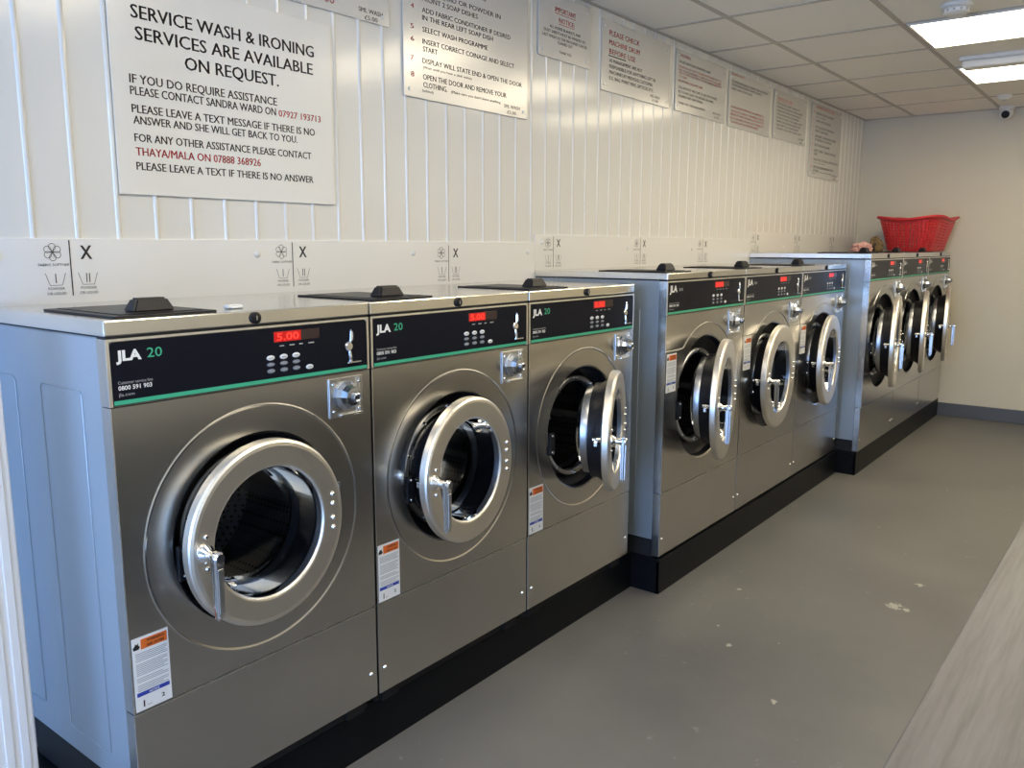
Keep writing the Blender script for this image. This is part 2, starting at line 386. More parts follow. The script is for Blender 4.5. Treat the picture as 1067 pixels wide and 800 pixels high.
def make_washer(q):
    D, w, H, L, P, S, B, K = q['D'], q['w'] - .005, q['H'], q['L'], q['P'], q['S'], q['B'], q['K']
    zc, yc, R, Ri = q['zc'], q['yc'], q['R'], q['Ri']
    e = empty('washing_machine', (D, q['y0'], K))
    dz = -K
    def bld(mb, name, parent=e, sharp=.62):
        mb.v = [(x, y, z + dz) for x, y, z in mb.v]; return mb.build(name, parent, None, sharp)
    sd = -.034                                                        # depth of the steel front return
    back = -D + .006
    # painted cabinet shell, open at the front
    c = MB()
    zb = B + .066
    for y in (.004, w - .008): c.box(back, sd - .001, y, y + .004, zb, L, 'grey_paint', .001)
    c.box(back, back + .004, .008, w - .008, zb, L, 'grey_paint'); c.box(back, sd - .001, .008, w - .008, zb, zb + .004, 'gap')
    for ys in (.0035, w - .0035):                                      # pressed outlines in the side panel
        for (xa, xb, za, zt) in ((back + .02, back + .055 + .12 * D, zb + .07, L - .12), (-.295, -.115, zb + .06, L - .12)):
            c.tube([(xa, ys, zt), (xa, ys, za), (xa + .01, ys, za - .006), (xb - .01, ys, za - .006), (xb, ys, za), (xb, ys, zt), (xb - .01, ys, zt + .008), (xa + .01, ys, zt + .008)], .0018, 'grey_paint', 6, True)
    bld(c, 'cabinet')
    # black base frame
    f = MB().box(back + .02, -.03, .012, w - .012, K, zb, 'gap', .002)
    for y in (.03, w - .09):
        f.box(-.035, -.02, y, y + .06, K, B + .02, 'gap')
    bld(f, 'base_frame')
    # side edge flanges (steel returns)
    # steel top
    t = MB().box(back, .0015, 0, w, L + .002, H, 'steel_top', .003, 2)
    t.box(back, -.002, .004, w - .004, L - .004, L + .002, 'gap')
    tp = bld(t, 'top_panel')
    # control panel
    c = MB().box(sd, -.002, 0.001, w - .001, P + .0012, L - .003, 'steel')
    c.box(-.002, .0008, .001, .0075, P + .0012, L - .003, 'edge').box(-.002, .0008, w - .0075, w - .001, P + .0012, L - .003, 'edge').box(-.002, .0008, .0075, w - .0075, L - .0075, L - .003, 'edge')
    yl, yr, zl, zt, r_ = .0085, w - .0085, P + .003, L - .0085, .009
    poly = [(yl, zl), (yr, zl)] + [(yr - r_ + r_ * math.cos(a), zt - r_ + r_ * math.sin(a)) for a in (0, PI / 6, PI / 3, PI / 2)] + [(yl + r_ - r_ * math.sin(a), zt - r_ + r_ * math.cos(a)) for a in (0, PI / 6, PI / 3, PI / 2)]
    c.prism(poly, 'x', -.002, .0012, 'black_panel')
    cp = bld(c, 'control_panel')
    s = MB().box(.0009, .0021, yl + .001, yr - .001, P + .0045, P + .0125, 'green'); bld(s, 'green_stripe', cp)
    X = .0016; k = w / .655; zk = (L - P) / .1329
    t = MB(); zj = P + .0885 * zk
    if q['kind'] == 1:
        t.text('JLA', .0185, .069, zj, 'white_print', X, cap=.0185, bold=.045); t.text('20', .080, .111, zj + .001, 'green', X, cap=.0185, bold=.005)
    else:
        t.text('JLA', .020, .082, zj, 'white_print', X, cap=.0235, bold=.045); t.text(q['num'], .096, .130, zj + .002, 'dim_print', X, cap=.011, bold=.01)
    bld(t, 'brand_lettering', cp)
    t = MB(); t.text('Customer service line', .019, .088 * k, P + .0435 * zk, 'dim_print', X, cap=.0058); t.text('0800 591 903', .019, .086 * k, P + .0320 * zk, 'white_print', X, cap=.0082, bold=.02); t.text('jla.com', .019, .050 * k, P + .0205 * zk, 'dim_print', X, cap=.0062)
    bld(t, 'phone_lettering', cp)
    # display
    d0, d1 = .372 * k, .500 * k; z0, z1 = P + .091 * zk, P + .1155 * zk; dm = .447 * k
    d = MB().box(.0009, .0018, d0, d1, z0, z1, 'lcd', .0006).box(.0015, .0021, d0 + .002, dm, z0 + .001, z1 - .001, 'red_glow')
    d.text('5.00', d0 + .009, dm - .006, z0 + .0045, 'red_led', .0024, cap=z1 - z0 - .009, bold=.01)
    bld(d, 'display', cp)
    t = MB()
    for i, (y, n_) in enumerate(((.388, .012), (.415, .014), (.442, .010), (.468, .016))):
        t.box(X - .0006, X, y * k, (y + n_) * k, P + .0815 * zk, P + .084 * zk, 'dim_print')
    bld(t, 'indicator_marks', cp)
    for row, (zz, mm, hh) in enumerate(((P + .0585 * zk, 'button', .0058), (P + .0435 * zk, 'button_grey', .0046), (P + .0290 * zk, 'button_grey', .0050))):
        for y in (.363, .398, .432):
            b_ = MB(); yy = y * k
            if row == 0: pr = [(0, .0030), (.72, .0028), (.95, .0020), (1, .0008)]
            else: pr = [(0, .0022), (.72, .0021), (.95, .0016), (1, .0008)]
            b_.lathe([(r0, h0) for r0, h0 in pr], mm, n=20, mt=Matrix.Translation((0, yy, zz)) @ Matrix.Diagonal((1, .0108, hh, 1)))
            b_.box(.0022 if row else .0029, .0026 if row else .0032, yy - .006, yy + .006, zz - .0007, zz + .0007, 'dim_print' if row else 'grey_print')
            bld(b_, 'button', cp)
    b_ = MB().lathe([(0, .0030), (.72, .0028), (.95, .0020), (1, .0008)], 'button', n=20, mt=Matrix.Translation((0, .469 * k, P + .0275 * zk)) @ Matrix.Diagonal((1, .0108, .0058, 1)))
    b_.box(.0029, .0032, .469 * k - .005, .469 * k + .005, P + .0268 * zk, P + .0282 * zk, 'grey_print'); bld(b_, 'button', cp)
    # coin slot
    yk = .592 * k; s = MB()
    s.tube([(.002, yk + .003, P + .104 * zk), (.003, yk + .004, P + .097 * zk), (.003, yk + .004, P + .08 * zk), (.002, yk, P + .070 * zk)], [.0012, .0042, .0048, .003], 'chrome', 8)
    s.box(.001, .003, yk + .002, yk + .006, P + .075 * zk, P + .099 * zk, 'black')
    s.lathe([(0, .008), (.009, .008), (.0115, .005), (.0115, .001)], 'chrome', c=(0, yk - .006, P + .064 * zk), n=20)
    s.tube([(.003, yk - .003, P + .058 * zk), (.003, yk - .001, P + .040 * zk), (.003, yk, P + .026 * zk)], [.0025, .0045, .004], 'chrome', 8)
    s.box(.001, .012, yk - .016, yk + .026, P + .023 * zk, P + .0275 * zk, 'chrome', .0012)
    bld(s, 'coin_slot', cp)
    # upper front panel with round opening
    NA = 96; corners = []
    y0, y1, z0, z1 = .001, w - .001, S + .0015, P - .0008
    angs = sorted([2 * PI * i / NA for i in range(NA)] + [math.atan2(zz - zc, yy - yc) % (2 * PI) for yy in (y0, y1) for zz in (z0, z1)])
    def rect(a):
        ca, sa = math.cos(a), math.sin(a); t_ = 9
        if ca > 1e-9: t_ = min(t_, (y1 - yc) / ca)
        if ca < -1e-9: t_ = min(t_, (y0 - yc) / ca)
        if sa > 1e-9: t_ = min(t_, (z1 - zc) / sa)
        if sa < -1e-9: t_ = min(t_, (z0 - zc) / sa)
        return (yc + ca * t_, zc + sa * t_)
    N = len(angs)
    if q['kind'] == 1: prof = [(R - .004, -.03), (R - .002, -.004), (R + .003, -.0006), (.2715, -.0006), (.2740, .0006), (.2758, .0014), (.2775, .0006), (.279, 0)]
    else: prof = [(R - .004, -.03), (R - .002, -.004), (R + .004, 0)]
    vs = [(h, yc + r * math.cos(a), zc + r * math.sin(a)) for r, h in prof for a in angs]
    rc = [rect(a) for a in angs]
    vs += [(0, y, z) for y, z in rc] + [(sd, y, z) for y, z in rc]
    n_r = len(prof) + 2
    fs = [[j * N + i, j * N + (i + 1) % N, (j + 1) * N + (i + 1) % N, (j + 1) * N + i] for j in range(n_r - 1) for i in range(N)]
    u = MB(); 
    nd = (len(prof) - 1) * N
    u.add(vs, fs[:nd], 'steel', True); u.v = u.v; o0 = 0
    k_ = u.mi('steel')
    for f_ in fs[nd:]: u.f.append(f_); u.m.append(k_); u.sm.append(False)
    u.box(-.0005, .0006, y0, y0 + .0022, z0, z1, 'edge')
    if q['kind'] == 2:
        Ra = R + .052; zs = S + (.972 - .4135) * (P - S) / (1.1108 - .4135)
        a0 = math.asin((zs - zc) / Ra)
        arc = [(.0, yc + Ra * math.cos(a), zc + Ra * math.sin(a)) for a in [PI - a0 - .06 - (PI - 2 * a0 - .12) * i / 40 for i in range(41)]]
        u.tube([(0, .004, zs), (0, arc[0][1] - .03, zs), (0, arc[0][1] - .012, zs + .004)] + arc + [(0, arc[-1][1] + .012, zs + .004), (0, arc[-1][1] + .03, zs), (0, w - .004, zs)], .0026, 'steel', 8)
    bld(u, 'front_panel', e, .12)
    # lower panel
    lp = MB().box(sd, 0, .001, w - .001, B + .001, S - .0018, 'steel', .0015)
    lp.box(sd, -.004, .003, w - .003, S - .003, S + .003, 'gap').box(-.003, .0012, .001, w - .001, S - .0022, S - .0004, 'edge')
    bld(lp, 'kick_panel')
    for y in (.022, w - .022):
        bld(MB().lathe([(0, .0045), (.003, .0042), (.0055, .002), (.0062, 0)], 'chrome', c=(0, y, B + .07), n=16), 'screw')
    # recess behind the door
    Rd = Ri + .012
    r = MB().lathe([(R - .003, -.006), (R - .006, -.03), (R - .02, -.045), (Rd + .018, -.058), (Rd + .016, -.05)], 'black', c=(0, yc, zc), n=64)
    bld(r, 'door_recess')
    r = MB().lathe([(Rd + .020, -.058), (Rd + .020, -.040), (Rd + .016, -.036), (Rd + .004, -.038), (Rd, -.044), (Rd, -.060)], 'tub', c=(0, yc, zc), n=64)
    for i in range(10):
        a = 2 * PI * (i + .5) / 10
        r.lathe([(0, -.029), (.004, -.030), (.005, -.037)], 'chrome', c=(0, yc + (Rd + .011) * math.cos(a), zc + (Rd + .011) * math.sin(a)), n=10)
    bld(r, 'tub_ring')
    r = MB().lathe([(Rd, -.075), (Rd + .008, -.080), (Rd + .008, -.088), (Rd - .004, -.092), (Rd - .004, -.10)], 'rubber', c=(0, yc, zc), n=64)
    bld(r, 'gasket')
    dr = MB().lathe([(Rd - .004, -.10), (R + .02, -.115), (R + .03, -.135), (R + .03, -.40), (R, -.43), (0, -.44)], 'drum', c=(0, yc, zc), n=64)
    for i in range(3):
        a = 2 * PI * i / 3 + .5
        mt = Matrix.Translation((0, yc, zc)) @ Matrix.Rotation(a, 4, 'X')
        dr.prism([(-.03, R + .028), (.03, R + .028), (.012, R - .035), (-.012, R - .035)], 'x', -.40, -.14, 'zinc', mt=mt)
    bld(dr, 'drum')
    # latch keep at the left of the recess
    a = MB().box(-.004, .008, yc - R + .004, yc - R + .03, zc - .062, zc + .012, 'black', .002)
    for z in (-.052, .002): a.lathe([(0, .012), (.0035, .0115), (.0045, .008)], 'chrome', c=(0, yc - R + .016, zc + z), n=12)
    bld(a, 'latch_keep')
    # coin box
    if q['kind'] == 1: ya, yb, za, zb_ = .522, .626, P - .106, P - .010
    else: ya, yb, za, zb_ = w - .168, w - .045, P - .115, P - .010
    c = MB().box(.0005, .004, ya, yb, za, zb_, 'zinc', .0012)
    for yy in (ya + .012, yb - .012):
        for zz in (za + .016, zb_ - .014): c.lathe([(0, .0075), (.003, .007), (.0045, .004)], 'chrome', c=(0, yy, zz), n=12)
    for yy in (yb - .022, yb - .012): c.box(.003, .0055, yy, yy + .003, za + .004, zb_ - .004, 'edge')
    cb = bld(c, 'coin_box')
    ym, zm = (ya + yb) / 2 - .004, (za + zb_) / 2 + .004
    lk = MB().lathe([(.037, .004), (.036, .012), (.028, .020), (.024, .030), (.022, .036), (.012, .037), (0, .037)], 'lock_steel', c=(0, ym, zm), n=10, smooth=False)
    lk.lathe([(.012, .036), (.012, .044), (.009, .046), (.006, .044), (.006, .040), (0, .040)], 'lock_steel', c=(0, ym + .004, zm - .002), n=20)
    lk.box(.040, .0455, ym + .0015, ym + .0065, zm - .005, zm + .001, 'ink')
    bld(lk, 'lock', cb)
    bld(MB().box(.003, .012, ya + .03, yb - .008, za + .002, za + .008, 'chrome', .002), 'coin_box_lip', cb)
    # warning label
    if q['kind'] == 1: la, lb_, l0, l1 = .006, .083, S + .004, S + .160
    elif q is G[1]: la, lb_, l0, l1 = .014, .096, .812, .962
    else: la = None
    if la is not None:
        lw, lh = lb_ - la, l1 - l0; s = MB().box(.0006, .0012, la, lb_, l0, l1, 'label', 0)
        s.box(.0012, .0015, la + lw * .24, lb_ - lw * .04, l1 - lh * .17, l1 - lh * .035, 'orange')
        s.text('WARNING', la + lw * .40, lb_ - lw * .12, l1 - lh * .090, 'ink', .0018, cap=.0055, bold=.02); s.text('RISK OF FIRE', la + lw * .40, lb_ - lw * .12, l1 - lh * .150, 'ink', .0018, cap=.0050, bold=.02)
        s.prism([(la + lw * .12 + x * .0075, l1 - lh * .115 + z * .0075) for x, z in ((-.8, -.9), (.6, -.9), (1, -.3), (.5, .4), (.6, .9), (.0, .5), (-.2, 1.), (-.5, .3), (-1, -.2))], 'x', .0012, .0015, 'ink')
        rnd = random.Random(3)
        for i in range(22):
            zz = l1 - lh * (.22 + i * .024)
            if i in (5, 13, 17): continue
            s.box(.0012, .0014, la + lw * .08, lb_ - lw * (.06 + (.25 * rnd.random() if i % 3 == 2 else 0)), zz - lh * .0045, zz + lh * .0045, 'label_ink')
        s.box(.0012, .0015, la + lw * .05, lb_ - lw * .05, l0 + lh * .20, l0 + lh * .255, 'blue')
        s.text('NOTICE', la + lw * .38, la + lw * .66, l0 + lh * .212, 'label', .0018, cap=.0045, bold=.02)
        s.text('1', la + lw * .2, la + lw * .24, l0 + lh * .05, 'ink', .0018, cap=.013, bold=.03); s.text('...', la + lw * .3, la + lw * .42, l0 + lh * .05, 'ink', .0018)
        s.text('2', la + lw * .70, la + lw * .80, l0 + lh * .08, 'ink', .0018, cap=.008, bold=.02)
        bld(s, 'warning_label')
    # key lock on the top's front edge
    kl = MB().lathe([(0, .007), (.008, .007), (.0125, .005), (.013, .0005)], 'black', c=(.0015, w / 2, (H + L) / 2), n=24).box(.008, .0095, w / 2 - .001, w / 2 + .001, (H + L) / 2 - .005, (H + L) / 2 + .005, 'zinc')
    bld(kl, 'key_lock')
    # soap drawer lid on the top
    dx0, dx1, dy0, dy1 = -.325, -.025, .035, .254
    sl = MB().box(dx0, dx1, dy0, dy1, H, H + .0045, 'black', .0015)
    sl.box(dx0 + .02, dx1 - .02, dy0 + .02, dy1 - .02, H + .0045, H + .0062, 'black', .0006)
    so = bld(sl, 'soap_lid')
    hx, hy = -.078, .135
    hp = MB(); b_ = bmesh.new(); bmesh.ops.create_cube(b_, size=1)
    for v in b_.verts:
        top = v.co.z > 0; v.co = Vector((hx + v.co.x * (.026 if top else .046), hy + v.co.y * (.064 if top else .092), H + (.034 if top else .006)))
    bmesh.ops.bevel(b_, geom=b_.edges[:], offset=.004, segments=2, affect='EDGES'); hp.bm(b_, 'black'); bld(hp, 'grip', so)
    # door, hinged at the right
    Ro = q['Ro']; hyy = q['yd'] + Ro + .010; zr = zc + dz
    d = MB(); cy = -(Ro + .010) - .004
    x0 = q['x0']
    d.lathe([(Ri - .002, x0 + .006), (Ri, x0 + .022), (Ri + .003, x0 + .026), (Ri + .007, x0 + .0275), (Ro - .014, x0 + .030), (Ro - .007, x0 + .029), (Ro - .002, x0 + .0255), (Ro, x0 + .021), (Ro, x0 + .003), (Ro - .003, x0), (Ri + .02, x0), (Ri, x0 + .002), (Ri - .002, x0 + .006)], 'ring', c=(0, cy, 0), n=96)
    door = d.build('door', e, (.004, hyy, zr), .15)
    for zz in (.045, .022, -.012, -.036):
        MB().lathe([(0, .0065), (.003, .006), (.0062, .002), (.0066, 0)], 'chrome', c=(x0 + .0285, cy + Ri + (Ro - Ri) * .46, zz), n=16).build('bolt', door)
    gk = MB().lathe([(Ri + .03, x0 + .002), (Ri + .03, x0 - .012), (Ri + .018, x0 - .030), (Ri + .016, x0 - .052), (Ri + .002, x0 - .056), (Ri - .006, x0 - .05), (Ri - .004, x0 + .006)], 'rubber', c=(0, cy, 0), n=64)
    gk.build('door_gasket', door)
    MB().lathe([(Ri + .002, x0 - .052), (Ri + .004, x0 - .058), (Ri + .002, x0 - .078), (Ri - .004, x0 - .080), (Ri - .006, x0 - .074), (Ri - .006, x0 - .055)], 'dark_steel', c=(0, cy, 0), n=64).build('retaining_ring', door)
    MB().lathe([(Ri - .001, x0 + .020), (Ri - .006, x0 + .008), (Ri - .008, x0 - .070), (Ri - .02, x0 - .090), (Ri - .05, x0 - .102), (Ri * .35, x0 - .108), (0, x0 - .109)], 'glass', c=(0, cy, 0), n=64).build('door_glass', door)
    hn = MB().box(-.006, x0 + .002, -.016, .003, -.05, .05, 'dark_steel', .002).tube([(x0 - .006, 0.004, -.055), (x0 - .006, .004, .055)], .005, 'dark_steel', 12)
    hn.build('hinge', door)
    # handle: spindle through the flange, hanging lever
    py, pz = cy - (Ro - .034), .004
    h = MB()
    h.lathe([(0, x0 - .034), (.007, x0 - .032), (.009, x0 - .006), (.012, x0 - .002)], 'chrome', c=(0, py, pz), n=20)
    h.box(x0 - .028, x0 - .014, py - .010, py + .008, pz - .022, pz - .004, 'chrome', .003)
    h.tube([(x0 - .01, py, pz), (x0 + .06, py, pz)], .008, 'chrome', 12)
    h.lathe([(.018, x0 + .026), (.019, x0 + .034), (.014, x0 + .040), (.0105, x0 + .044), (.0105, x0 + .056), (.013, x0 + .062), (.013, x0 + .076), (.010, x0 + .080), (0, x0 + .080)], 'chrome', c=(0, py, pz), n=24)
    b_ = bmesh.new(); bmesh.ops.create_cube(b_, size=1); Lh = .146 if q['kind'] == 1 else .158
    for v in b_.verts:
        top = v.co.z > 0; v.co = Vector((x0 + .068 + v.co.x * (.020 if top else .014), py + v.co.y * (.027 if top else .022), pz + (.014 if top else .014 - Lh)))
    bmesh.ops.bevel(b_, geom=b_.edges[:], offset=.006, segments=3, affect='EDGES'); h.bm(b_, 'chrome', False)
    h.box(x0 + .0755, x0 + .0782, py - .006, py + .006, pz - Lh + .03, pz - .022, 'zinc', .001)
    h.build('handle', door)
    for (yy, zz) in ((py - .004, pz + .034), (py - .004, pz - .034)):
        MB().lathe([(0, .005), (.0035, .0045), (.005, 0)], 'chrome', c=(x0 + .0285, yy + .008, zz), n=12).build('bolt', door)
    return e, door

names = [['first', 'second', 'third']] * 3
DOOR = [[2.5, 5, 23], [14.3, 4.5, 5.9], [9.5, 10, 9.5]]                        # opening angles in degrees
LAB = [['low stainless washing machine nearest the white post, its door shut, side panel on show',
        'low stainless washing machine in the centre of the nearest row, its door slightly ajar',
        'stainless washing machine with door swung wide open, last of the low row of three'],
       ['stainless washing machine with open door, first of the middle row, at the nearer plinth step',
        'stainless washing machine in the centre of the middle row, its door pushed nearly shut',
        'stainless washing machine at the far end of the middle row, beside the taller machines'],
       ['tall stainless washing machine, first of the far row, its pale side panel on show',
        'tall stainless washing machine in the centre of the far row, between two like it',
        'tall stainless washing machine with open door in the corner against the far wall']]
for gi, q in enumerate(G):
    proto, pdoor = make_washer(q)
    bpy.context.view_layer.update()
    for k in range(3):
        if k == 0: o, dn = proto, pdoor
        else:
            o = copy_tree(proto); dn = [c for c in kids(o) if c.name.split('.')[0] == 'door'][0]
            o.location = (q['D'], q['y0'] + k * q['w'], q['K'])
        tag(o, LAB[gi][k], 'washing machine', 'stainless washing machines along the wall')
        o['_a'] = DOOR[gi][k]
        dn.rotation_euler = (0, 0, math.radians(DOOR[gi][k]))
        del o['_a']

# ------------------------------------------------------------------ smooth boards, decals and signs on the wall
bo = [(YF + .02, 1.8505, 1.0, 1.386, 'smooth white splashback board behind the nearest three machines'), (1.8525, 4.14, 1.0, 1.418, 'smooth white splashback board behind the middle three machines'), (4.142, LF - .003, 1.0, 1.463, 'smooth white splashback board behind the far machines')]
for y0, y1, z0, z1, lb in bo:
    b_ = MB().box(.0003, .0058, max(y0, -.44), y1, z0, z1, 'board', .0008); bd = b_.build('splashback_board'); tag(bd, lb, 'splashback board', 'white boards above the machines')
    bd['kind'] = 'structure'
    ys = {1.0: []}
    for (y, z) in ((-.20, 1.345), (.49, 1.345), (1.13, 1.345), (1.80, 1.345), (1.90, 1.385), (2.62, 1.36), (3.33, 1.355), (4.05, 1.36), (4.2, 1.36), (4.75, 1.37), (5.52, 1.42), (6.2, 1.42)):
        if y0 < y < y1: MB().lathe([(0, .012), (.004, .0115), (.0085, .009), (.0095, .0058)], 'white_plastic', c=(0, y, z), n=20).build('screw_cap', bd)

def decal(y0, zt, i):
    x = .0062; m_ = MB()
    m_.box(x, x + .0003, y0 - .0013, y0 + .0013, zt - .132, zt, 'ink')
    cy, cz = y0 - .040, zt - .028
    for k in range(6):
        a = PI / 6 + k * PI / 3; c = (cy + .0125 * math.cos(a), cz + .0125 * math.sin(a)); pts = []
        for j in range(15):
            b_ = a - 2.0 + 4.0 * j / 14; pts.append((x + .0002, c[0] + .0078 * math.cos(b_), c[1] + .0078 * math.sin(b_)))
        m_.tube([(x + .0002, cy, cz)] + pts + [(x + .0002, cy, cz)], .0006, 'ink', 4, flat=.3)
    m_.text('FABRIC SOFTNER', y0 - .074, y0 - .003, zt - .0605, 'ink', x + .0002, cap=.0058)
    m_.text('X', y0 + .024, y0 + .053, zt - .044, 'ink', x + .0002, cap=.031, bold=.025)
    for cy, nb in ((y0 - .037, 1), (y0 + .039, 2)):
        m_.tube([(x + .0002, cy - .023, zt - .078), (x + .0002, cy - .014, zt - .106), (x + .0002, cy + .014, zt - .106), (x + .0002, cy + .023, zt - .078)], .0006, 'ink', 4, flat=.3)
        for j in range(nb):
            yy = cy + (0 if nb == 1 else (-.0035, .0035)[j]); m_.box(x, x + .0003, yy - .001, yy + .001, zt - .101, zt - .079, 'ink')
        m_.text('POWDER', cy - .019, cy + .019, zt - .1170, 'ink', x + .0002, cap=.0062); m_.text('OR LIQUID', cy - .022, cy + .022, zt - .1285, 'ink', x + .0002, cap=.0062)
    o = m_.build('instruction_decal')
    W = ['behind the nearest machine', 'behind the middle machine of the nearest row', 'behind the last machine of the nearest row', 'behind the first machine of the middle row', 'behind the centre machine of the middle row',
         'behind the last machine of the middle row', 'behind the first machine of the far row', 'behind the centre machine of the far row', 'nearest the far corner'][i]
    tag(o, 'black soap compartment symbols on the board ' + W, 'decal', 'soap compartment symbols above the machines')
for i, (y, z) in enumerate(((-.038, 1.382), (.614, 1.380), (1.314, 1.373), (1.984, 1.412), (2.745, 1.412), (3.466, 1.412), (4.245, 1.456), (5.018, 1.456), (5.81, 1.456))): decal(y, z, i)

def sign(y0, y1, z0, z1, base, label, lines, bars=(), screws=True):
    x = .0046
    e = empty('wall_sign', (0, y0, z0)); tag(e, label, 'sign', 'notices on the ribbed wall')
    def bl(mb, nm): mb.v = [(a, b_ - y0, c - z0) for a, b_, c in mb.v]; return mb.build(nm, e)
    bl(MB().box(x, x + .0035, y0, y1, z0, z1, base, .0008), 'sign_plate')
    bymat = {}
    for (t, a, b_, z, cap, c) in lines:
        for dd in (-.03, .03):
            bymat.setdefault(c, MB()).text(t, a + dd * cap, b_ + dd * cap, z, {'k': 'ink', 'r': 'red_ink'}[c], x + .0038, cap=cap)
    for (a, b_, z, h, c) in bars: bymat.setdefault(c, MB()).box(x + .0034, x + .0038, a, b_, z, z + h, {'k': 'ink', 'r': 'red_ink'}[c])
    for c, mb in bymat.items(): bl(mb, 'black_lettering' if c == 'k' else 'red_lettering')
    if screws:
        for y in (y0 + .025, y1 - .03):
            for z in (z0 + .025, z1 - .03): bl(MB().lathe([(0, .0045), (.004, .004), (.0062, .0005)], 'white_plastic', c=(x + .0035, y, z), n=14), 'screw')
    return e
sign(.095, .785, 1.497, 2.028, 'acrylic', 'large white sign in black and red capitals about service wash and ironing', [
    ('SERVICE WASH & IRONING', .155, .719, 1.925, .032, 'k'), ('SERVICES ARE AVAILABLE', .163, .713, 1.8745, .032, 'k'), ('ON REQUEST.', .294, .588, 1.8235, .032, 'k'),
    ('IF YOU DO REQUIRE ASSISTANCE', .140, .579, 1.769, .0215, 'k'), ('PLEASE CONTACT SANDRA WARD ON', .140, .574, 1.741, .0205, 'k'), ('07927 193713', .584, .737, 1.740, .0185, 'r'),
    ('PLEASE LEAVE A TEXT MESSAGE IF THERE IS NO', .141, .713, 1.698, .020, 'k'), ('ANSWER AND SHE WILL GET BACK TO YOU.', .143, .647, 1.671, .0195, 'k'),
    ('FOR ANY OTHER ASSISTANCE PLEASE CONTACT', .143, .696, 1.628, .0195, 'k'), ('THAYA/MALA ON 07888 368926', .144, .514, 1.594, .020, 'r'),
    ('PLEASE LEAVE A TEXT IF THERE IS NO ANSWER', .143, .701, 1.5585, .0195, 'k')], screws=False)
sign(.36, 1.035, 2.072, 2.385, 'silver_sign', 'silver sign cut by the top of the view, above the large white sign', [
    ('THANK YOU', .645, .805, 2.095, .022, 'r'), ('SML WASH', .904, 1.006, 2.097, .0135, 'k'), ('£5.00', .928, .983, 2.076, .0135, 'k')])
def instr(dy, kz=1., label=''):
    L_ = [('WASHING INSTRUCTIONS', 1.19, 1.60, 2.352, .018, 'r'), ('1', 1.132, 1.144, 2.312, .015, 'r'), ('ENSURE DRUM IS EMPTY', 1.19, 1.60, 2.310, .0165, 'k'), ('(Please check the drum before use)', 1.19, 1.40, 2.290, .008, 'k'),
          ('2', 1.132, 1.147, 2.261, .015, 'r'), ('LOAD THE CLOTHING', 1.19, 1.53, 2.259, .0165, 'k'), ('3', 1.132, 1.147, 2.217, .015, 'r'),
          ('PUT LIQUID OR POWDER IN', 1.190, 1.617, 2.215, .016, 'k'), ('FRONT 2 SOAP DISHES', 1.191, 1.483, 2.189, .016, 'k'), ('4', 1.135, 1.150, 2.156, .015, 'r'),
          ('ADD FABRIC CONDITIONER IF DESIRED', 1.190, 1.678, 2.1525, .016, 'k'), ('IN THE REAR LEFT SOAP DISH', 1.190, 1.571, 2.128, .016, 'k'), ('5', 1.133, 1.148, 2.091, .0155, 'r'),
          ('SELECT WASH PROGRAMME', 1.191, 1.540, 2.090, .0165, 'k'), ('6', 1.133, 1.149, 2.051, .0155, 'r'), ('INSERT CORRECT COINAGE AND SELECT', 1.190, 1.702, 2.051, .0165, 'k'),
          ('START', 1.192, 1.264, 2.0265, .0165, 'k'), ('7', 1.131, 1.146, 1.990, .0155, 'r'), ('DISPLAY WILL STATE END & OPEN THE DOOR', 1.189, 1.752, 1.988, .0165, 'k'),
          ('(Wait until you hear a click noise)', 1.191, 1.447, 1.971, .008, 'k'), ('8', 1.131, 1.147, 1.936, .017, 'r'), ('OPEN THE DOOR AND REMOVE YOUR', 1.190, 1.653, 1.935, .0175, 'k'),
          ('CLOTHING.', 1.191, 1.313, 1.909, .0175, 'k'), ("(Make sure you don't leave anything", 1.335, 1.617, 1.909, .009, 'k'), ('behind)', 1.187, 1.241, 1.893, .009, 'k'),
          ('SML WASH', 1.639, 1.739, 1.899, .0125, 'k'), ('£5.00', 1.659, 1.715, 1.878, .0125, 'k')]
    sign(1.098 + dy, 1.790 + dy, 1.870, 2.385, 'silver_sign', label, [(t, a + dy, b_ + dy, z, c, k) for t, a, b_, z, c, k in L_])
instr(0, 1, 'silver washing instructions sign with numbered red steps, right of the large white sign')
sign(1.862, 2.248, 2.134, 2.388, 'silver_sign', 'small silver sign headed IMPORTANT NOTICE in red', [
    ('IMPORTANT', 1.977, 2.130, 2.320, .019, 'r'), ('NOTICE:', 2.005, 2.121, 2.281, .019, 'r'), ('ALL HORSE BLANKETS AND', 1.939, 2.169, 2.251, .0115, 'k'), ('DUST SHEETS MUST BE WASHED IN', 1.899, 2.203, 2.232, .0115, 'k'),
    ('LAST WASH SO THE MACHINES CAN BE', 1.889, 2.219, 2.213, .0115, 'k'), ('CLEANED OUT', 1.997, 2.107, 2.196, .0115, 'k'), ('THANK YOU', 2.008, 2.099, 2.161, .0105, 'k')],
    [(1.977, 2.13, 2.313, .0022, 'r'), (2.005, 2.121, 2.274, .0022, 'r')])
